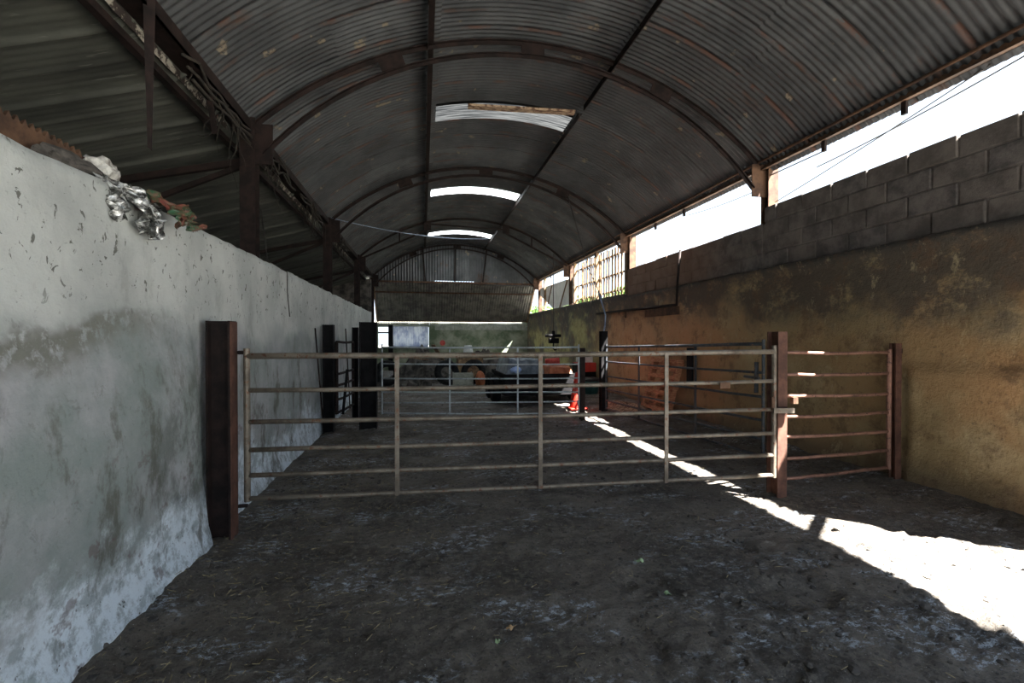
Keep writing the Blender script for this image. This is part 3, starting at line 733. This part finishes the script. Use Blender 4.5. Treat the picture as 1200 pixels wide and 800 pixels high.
mb = MB().box((4.72, 10.2, 1.99), (.02, .06, .16)); mb.build('clip', M['rustbrown'], t)
# hanging hoist
t = thing('hoist', 'black pulley hoist hanging on a wire by the far right wall', 'hoist', (4.2, 14.5, 1.3))
MB().tube([(4.25, 14.7, 4.2), (4.25, 14.7, 1.6)], .012, 6).build('wire', M['wire'], t)
MB().bb((4.10, 14.6, 1.25), (4.42, 14.8, 1.42)).build('drum', M['black'], t, bevel=.02)
MB().tube([(3.98, 14.7, 1.5), (4.5, 14.7, 1.5)], .05, 12).build('axle', M['black'], t, smooth=True)
MB().tube([(4.25, 14.7, 1.25), (4.25, 14.7, 1.08), (4.30, 14.7, 1.02), (4.36, 14.7, 1.06)], .022, 8).build('hook', M['black'], t, smooth=True)
MB().bb((4.20, 14.68, 1.40), (4.30, 14.72, 1.66)).build('bracket', M['black'], t)

# ================================================================== PALLET, CONES, JUNK
pal = thing('pallet', 'orange-stained wooden pallet leaning on the ochre right wall', 'pallet', (4.35, 8.2, 0))
pal.rotation_euler = (0, R(14), 0)
for k in range(7):
    MB().box((random.uniform(-.006, .006), 0 + random.uniform(-.02, .02), .10 + k * .155), (.02, 1.0, .078), jit=.004).build('board', M['palletwood']).parent = pal
for yy in (-.45, 0, .45):
    MB().box((.06, yy, .55), (.10, .09, 1.06)).build('bearer', M['palletwood']).parent = pal
for k in range(3):
    MB().box((.12, 0, .12 + k * .44), (.02, 1.0, .09)).build('back_board', M['palletwood']).parent = pal
mb = MB(); mb.box((4.68, 7.45, .95), (.04, .16, .62)); tag(mb.build('dark_board', M['black']), 'dark narrow board fixed on the wall beside the pallet', 'board')

def cone(x, y, label, s=1.0, tilt=0):
    t = thing('traffic_cone', label, 'cone', (x, y, .02)); t.rotation_euler = (0, tilt, 0)
    for nme, prof, mt in (('body', [(.15, .03), (.145, .05), (.03, .72), (.022, .73), (.0, .73)], M['orange']),):
        MB().lathe([(a * s, b * s) for a, b in prof], (0, 0, 0)).build(nme, mt, smooth=True).parent = t
    MB().box((0, 0, .018), (.36 * s, .36 * s, .035)).build('base', M['orange'], bevel=.01).parent = t
    MB().lathe([(.1 * s + .004, .30 * s), (.075 * s + .004, .44 * s)], (0, 0, 0)).build('band', M['redcloth'], smooth=True).parent = t
    return t
cone(3.03, 8.80, 'bright red traffic cone behind the slim grey post')

def draped(name, label, cat, c, d, mat, seed, sag=.08, n=34, grp=None):
    """cloth-like skin over a box: closed, lumpy"""
    mb = MB()
    for i in range(n + 1):
        for j in range(n + 1):
            u = i / n * 2 - 1; v = j / n * 2 - 1
            e = max(abs(u), abs(v)); h = 1 - ss(.72, 1.0, e)
            x = c[0] + u * d[0] * .5 * (1 + .06 * nz(u, v, seed, 2, 2)); y = c[1] + v * d[1] * .5 * (1 + .06 * nz(v, u, seed, 2, 2))
            z = c[2] + d[2] * h * (1 + .18 * nz(u, v, seed, 1.4, 3)) - sag * h * math.cos(u * 2.2) * .3 + .02 * nz(u, v, seed, 6, 2)
            mb.v.append((x, y, z))
    for i in range(n):
        for j in range(n): a = i * (n + 1) + j; mb.f.append((a, a + n + 1, a + n + 2, a + 1))
    return tag(mb.build(name, mat, smooth=True), label, cat, grp)
t = thing('trailer', 'low black trailer standing beyond the far gate', 'trailer', (2.49, 10.5, 0))
MB().bb((1.70, 9.60, .20), (3.28, 11.4, .34)).build('bed', M['black'], t, bevel=.01)
for a, b in (((1.70, 9.60, .34), (3.28, 9.64, .66)), ((1.70, 11.36, .34), (3.28, 11.4, .66)), ((1.70, 9.64, .34), (1.74, 11.36, .66)), ((3.24, 9.64, .34), (3.28, 11.36, .66))):
    MB().bb(a, b).build('side_panel', M['black'], t)
for xx in (1.59, 3.39):
    for yy in (10.1, 10.9):
        m = MB(); prof = [(.18, -.08), (.27, -.09), (.31, -.05), (.31, .05), (.27, .09), (.18, .08)]
        m.lathe(prof, (0, 0, 0), 20); o = m.build('wheel', M['rubber'], smooth=True); o.parent = t; o.rotation_euler = (0, R(90), 0); o.location = (xx - 2.49, yy - 10.5, .31)
MB().tube([(2.3, 9.6, .28), (2.3, 8.75, .24)], .03, 8).build('drawbar', M['black'], t)
MB().tube([(2.3, 8.78, .25), (2.3, 8.78, .0)], .025, 8).build('jockey_leg', M['black'], t)
draped('tarpaulin', 'grey-blue tarpaulin heaped on the black trailer', 'tarpaulin', (2.20, 10.5, .60), (.90, 1.6, .36), M['greysheet'], 2)
o = lump((1.98, 9.80, .74), (.12, .09, .07), 8, 3, .3).build('bag', M['blue'], smooth=True); tag(o, 'pale blue bag lying on the front of the trailer', 'bag')
draped('orange_sheet', 'orange tarpaulin folded over the right of the trailer', 'tarpaulin', (2.97, 10.15, .62), (.58, 1.0, .20), M['orangetarp'], 5)
o = MB().tube([(2.80, 10.35, .88), (3.12, 10.3, .90)], [.07, .08], 14).build('rolled_cloth', M['redcloth'], smooth=True); tag(o, 'dull red rolled cloth on top of the orange tarpaulin', 'cloth')
t = thing('green_bin', 'dark teal plastic bin by the far right pen post', 'bin', (4.25, 11.3, 0))
MB().lathe([(.20, 0), (.24, .28), (.26, .30), (.26, .33), (.24, .33), (.23, .31)], (4.25, 11.3, .0), 20).build('body', M['teal'], t, smooth=True)
MB().lathe([(.27, .33), (.27, .37), (.20, .41), (0.01, .42)], (4.25, 11.3, .0), 20).build('lid', M['tarp'], t, smooth=True)
o = MB().bb((4.10, 11.8, 0), (4.62, 12.3, .74)).build('cupboard', M['black'], bevel=.01); tag(o, 'black metal cupboard carrying the off-white crate', 'cupboard')
mb = MB(); mb.bb((4.08, 11.77, .745), (4.60, 12.2, .765)); mb.bb((4.08, 11.76, .52), (4.60, 11.785, .765))
tag(mb.build('orange_cloth', M['orange'], bevel=.006), 'orange-red cloth hanging over the front of the black cupboard', 'cloth')
t = thing('white_crate', 'off-white plastic crate above the orange cloth', 'crate', (4.35, 12.0, .77))
MB().bb((4.16, 11.85, .77), (4.54, 12.15, .95)).build('body', M['white'], t, bevel=.01)
MB().bb((4.13, 11.82, .93), (4.57, 12.18, .97)).build('rim', M['white'], t, bevel=.005)
wire('red_pole', 'red pole leaning beside the black pen post', [(3.10, 9.1, .0), (3.34, 9.2, 1.12)], .014, M['orange'], cat='pole')
# leaf litter heap by the right wall
def heap(name, label, cx, cy, rx, ry, h, mat, seed, stuff=True, n=60, rgh=.35):
    mb = MB()
    for i in range(n + 1):
        for j in range(n + 1):
            u = i / n * 2 - 1; v = j / n * 2 - 1; e = math.hypot(u, v)
            z = h * ss(1.0, .15, e) * (1 + rgh * nz(u, v, seed, 3, 4) * 2) - .03
            mb.v.append((cx + u * rx, cy + v * ry, z))
    for i in range(n):
        for j in range(n): a = i * (n + 1) + j; mb.f.append((a, a + n + 1, a + n + 2, a + 1))
    o = mb.build(name, mat); tag(o, label, 'heap')
    if stuff: o['kind'] = 'stuff'
    return o
heap('leaf_litter', 'low mound of reddish leaf litter by the pallet', 4.1, 8.9, .55, 1.2, .12, M['plank'], 4)
heap('rubble_heap', 'heap of rubble and rubbish in front of the milky far window', 0.25, 16.5, 1.65, 2.2, .80, M['rubble'], 7, rgh=.5)
heap('rubble_heap', 'dark heap of rubbish in middle of the far end', 2.6, 16.8, 1.9, 2.2, .70, M['rubble'], 9, rgh=.5)
rj = random.Random(33)
names = ['stone'] * 46
proto = []
for k in range(5): proto.append(lump((0, 0, 0), (.16, .13, .10), k + 20, 1, .5, 1.2).build('stone', M['rubble']))
for k in range(36):
    o = proto[k] if k < 5 else proto[k % 5].copy()
    if k >= 5: COL.objects.link(o)
    x = rj.uniform(-1.4, 4.0); y = rj.uniform(13.6, 15.2); s = rj.uniform(.5, 1.5)
    h = .0
    for (cx, cy, rx, ry, hh) in ((.25, 16.5, 1.65, 2.2, .8), (2.6, 16.8, 1.9, 2.2, .7)): h = max(h, hh * ss(1.0, .15, math.hypot((x - cx) / rx, (y - cy) / ry)))
    o.location = (x, y, h + .04); o.scale = (s, s, s); o.rotation_euler = (rj.uniform(0, 6), rj.uniform(0, 6), rj.uniform(0, 6))
    tag(o, 'broken stone among the rubble at the far end', 'stone', 'loose stones by the far rubble')
# distinct rubbish on the heaps
def boardx(label, c, L, ang, tilt, mat, wd=.14):
    o = MB().box((0, 0, 0), (L, wd, .03)).build('board', mat); o.location = c; o.rotation_euler = (0, tilt, ang); tag(o, label, 'board'); return o
boardx('broken brown board lying flat on the left rubble heap', (-.4, 14.9, .80), 1.2, .3, .12, M['wood'])
boardx('broken board sticking up from the left rubble heap', (.5, 15.2, .95), .8, 1.0, .7, M['wood'])
boardx('pale board lying on the dark middle heap', (2.2, 15.4, .72), 1.1, -.2, -.05, M['backblock'])
boardx('brown board leaning on the right of the middle heap', (3.2, 15.5, .75), 1.0, .2, -.35, M['wood'])
def tyre(x, y, z, rot, label):
    m = MB(); n = 28; k = 10
    for i in range(n):
        a = 2 * math.pi * i / n
        for j in range(k): b = 2 * math.pi * j / k; r = .28 + .10 * math.cos(b); m.v.append((r * math.cos(a), r * math.sin(a), .09 * math.sin(b)))
    for i in range(n):
        for j in range(k): m.f.append((i * k + j, ((i + 1) % n) * k + j, ((i + 1) % n) * k + (j + 1) % k, i * k + (j + 1) % k))
    o = m.build('tyre', M['rubber'], smooth=True); o.location = (x, y, z); o.rotation_euler = rot; tag(o, label, 'tyre')
tyre(.7, 13.5, .42, (R(70), 0, .3), 'old black tyre leaning on the left rubble heap'); tyre(1.5, 13.8, .42, (R(72), 0, -.3), 'old black tyre standing between the rubble heaps')
tyre(-1.0, 13.7, .42, (R(74), 0, .1), 'old black tyre nearest the left wall')
t = thing('white_bucket', 'upturned white bucket on top of the rubble', 'bucket', (1.45, 14.9, .98))
MB().lathe([(.17, 0), (.165, .03), (.12, .26), (.0, .26)], (1.45, 14.9, .93), 18).build('body', M['white'], t, smooth=True)
MB().lathe([(.18, 0), (.18, .03)], (1.45, 14.9, .93), 18).build('rim', M['white'], t, smooth=True)
o = MB().bb((1.1, 14.6, 0), (1.9, 15.3, .93)).build('wooden_chest', M['wood'], bevel=.02); tag(o, 'dark wooden chest carrying the upturned white bucket', 'chest')
o = lump((1.62, 13.1, .25), (.14, .12, .24), 31, 3, .2).build('sack', M['orangetarp'], smooth=True); tag(o, 'small orange-tan sack standing before the rubble', 'sack')
o = MB().tube([(.88, 20.70, 1.20), (.88, 20.79, 1.20)], [.12, .12], 20).build('round_lid', M['redcloth']); tag(o, 'dull red round lid fixed on the far back wall', 'lid')
t = thing('crate', 'grey slatted crate in front of the middle rubble', 'crate', (1.1, 13.2, 0))
for zz in (.05, .19, .33):
    for yy in (12.9, 13.3): MB().bb((.85, yy, zz), (1.4, yy + .02, zz + .10)).build('slat', M['backblock'], t)
for xx in (.85, 1.37):
    for yy in (12.92, 13.28): MB().bb((xx, yy, 0), (xx + .03, yy + .03, .45)).build('corner_post', M['backblock'], t)

# ================================================================== FLOOR LITTER
rl = random.Random(5)
mb = MB()
for i in range(2600):
    x = rl.uniform(-1.4, 4.6) if rl.random() < .45 else rl.gauss(-.9, .6); y = rl.uniform(1.2, 7)
    if not -1.44 < x < 4.7: continue
    z = floor_z(x, y) + .006; L = rl.uniform(.012, .05); a = rl.uniform(0, 6.28); wd = rl.uniform(.0008, .002)
    d = Vector((math.cos(a), math.sin(a), rl.uniform(-.15, .25))) * L; s_ = Vector((-math.sin(a), math.cos(a), 0)) * wd
    p = Vector((x, y, z)); mb.add([p - s_, p + s_, p + d + s_, p + d - s_, p + Vector((0, 0, wd)), p + d + Vector((0, 0, wd))], [(0, 1, 4), (0, 4, 5, 3), (1, 2, 5, 4), (2, 3, 5)])
o = mb.build('straw_litter', M['straw']); tag(o, 'short bits of straw strewn over the muck floor', 'straw'); o['kind'] = 'stuff'
mb = MB()
OCT = [(1, 0, 0), (-1, 0, 0), (0, 1, 0), (0, -1, 0), (0, 0, 1), (.6, .6, .4), (-.6, .5, .5), (.5, -.6, .5), (-.5, -.6, .4)]
import bmesh as _b
bm = _b.new(); _b.ops.create_icosphere(bm, subdivisions=1, radius=1); IV = [v.co.copy() for v in bm.verts]; IF = [tuple(v.index for v in f.verts) for f in bm.faces]; bm.free()
for i in range(5200):
    y = rl.uniform(1.3, 5.5) if rl.random() < .8 else rl.uniform(5.5, 12)
    x = rl.uniform(-1.4, 4.65) if rl.random() < .6 else (rl.gauss(-1.1, .35) if rl.random() < .6 else rl.gauss(1.9, .5))
    if not -1.44 < x < 4.68: continue
    s = rl.expovariate(1 / .006) + .003; s = min(s, .030); z = floor_z(x, y)
    mb.add([(x + v.x * s * rl.uniform(.7, 1.3), y + v.y * s * rl.uniform(.7, 1.3), z + v.z * s * .6 * rl.uniform(.6, 1.2)) for v in IV], IF)
o = mb.build('muck_clods', M['clod']); tag(o, 'small dark clods of muck scattered over the floor', 'clods'); o['kind'] = 'stuff'
def leaf(x, y, s, a, mat, label):
    mb = MB(); n = 10; z = floor_z(x, y) + .012
    out = []
    for i in range(n):
        f = i / (n - 1) * 2 * math.pi; r = s * (.75 + .25 * math.cos(f * 5)) ; out.append((x + r * math.cos(f + a), y + r * .8 * math.sin(f + a), z + .012 * math.sin(f * 2)))
    mb.v = [(x, y, z)] + out[:-1]; m = n - 1
    mb.f = [(0, 1 + i, 1 + (i + 1) % m) for i in range(m)]
    mb.f += []
    t = thing('fallen_leaf', label, 'leaf', (x, y, z))
    o = mb.build('blade', mat, t); md = o.modifiers.new('s', 'SOLIDIFY'); md.thickness = .002
    MB().tube([(x, y, z), (x + s * 1.6 * math.cos(a), y + s * 1.6 * math.sin(a), z + .006)], .0015, 5).build('stalk', mat, t)
def gp(u, v):
    t = 540 * 1.45 / (v - 395); xc = (u - 600) / 540
    return t * (.1908 + .9816 * xc), t * (.9816 - .1908 * xc)
for (u, v, s, mt, lb) in ((751, 659, .03, 'leafgreen', 'pale green leaf lying on the muck in front of the gate, farther one'), (783, 696, .03, 'leafgreen', 'pale green leaf lying on the muck, right of centre foreground'),
                          (597, 741, .022, 'leafbrown', 'tan leaf lying on the muck in the centre foreground'), (486, 505, .03, 'leafbrown', 'tan leaf lying on the floor behind the front gate'), (583, 754, .014, 'leafgreen', 'tiny green leaf near the tan leaf in the centre foreground')):
    x, y = gp(u, v); leaf(x, y, s, u, M[mt], lb)

# ================================================================== OUTSIDE
def shrub(label, c, r, seed):
    t = thing('shrub', label, 'shrub', (c[0], c[1], 0), 'hedge shrubs outside the right wall')
    mb = MB(); q = random.Random(seed)
    for i in range(3500):
        d = Vector((q.gauss(0, 1), q.gauss(0, 1), q.gauss(0, 1))).normalized(); rr = .55 + .45 * q.random()
        p = Vector((c[0] + d.x * r[0] * rr, c[1] + d.y * r[1] * rr, max(.1, r[2] + d.z * r[2] * rr)))
        a = Vector((q.uniform(-1, 1), q.uniform(-1, 1), q.uniform(-1, 1))).normalized() * .16; b = a.cross(Vector((q.uniform(-1, 1), q.uniform(-1, 1), .3))).normalized() * .08
        mb.add([p - a, p - b, p + a, p + b], [(0, 1, 2, 3)])
    o = mb.build('foliage', M['leaf'], t); o['kind'] = 'stuff'
    MB().tube([(c[0], c[1], -.1), (c[0] + .1, c[1], r[2])], [.12, .05], 8).build('trunk', M['wood'], t)
shrub('green shrub outside, seen through the slatted window', (10.0, 20.5, 0), (2.2, 3.2, 2.0), 1)
shrub('green shrub outside, beyond the pale hanging sheet', (9.5, 27, 0), (2.0, 3.5, 2.0), 2)
shrub('green shrub outside beyond the far right corner', (8.5, 33, 0), (2.0, 3.0, 1.9), 3)
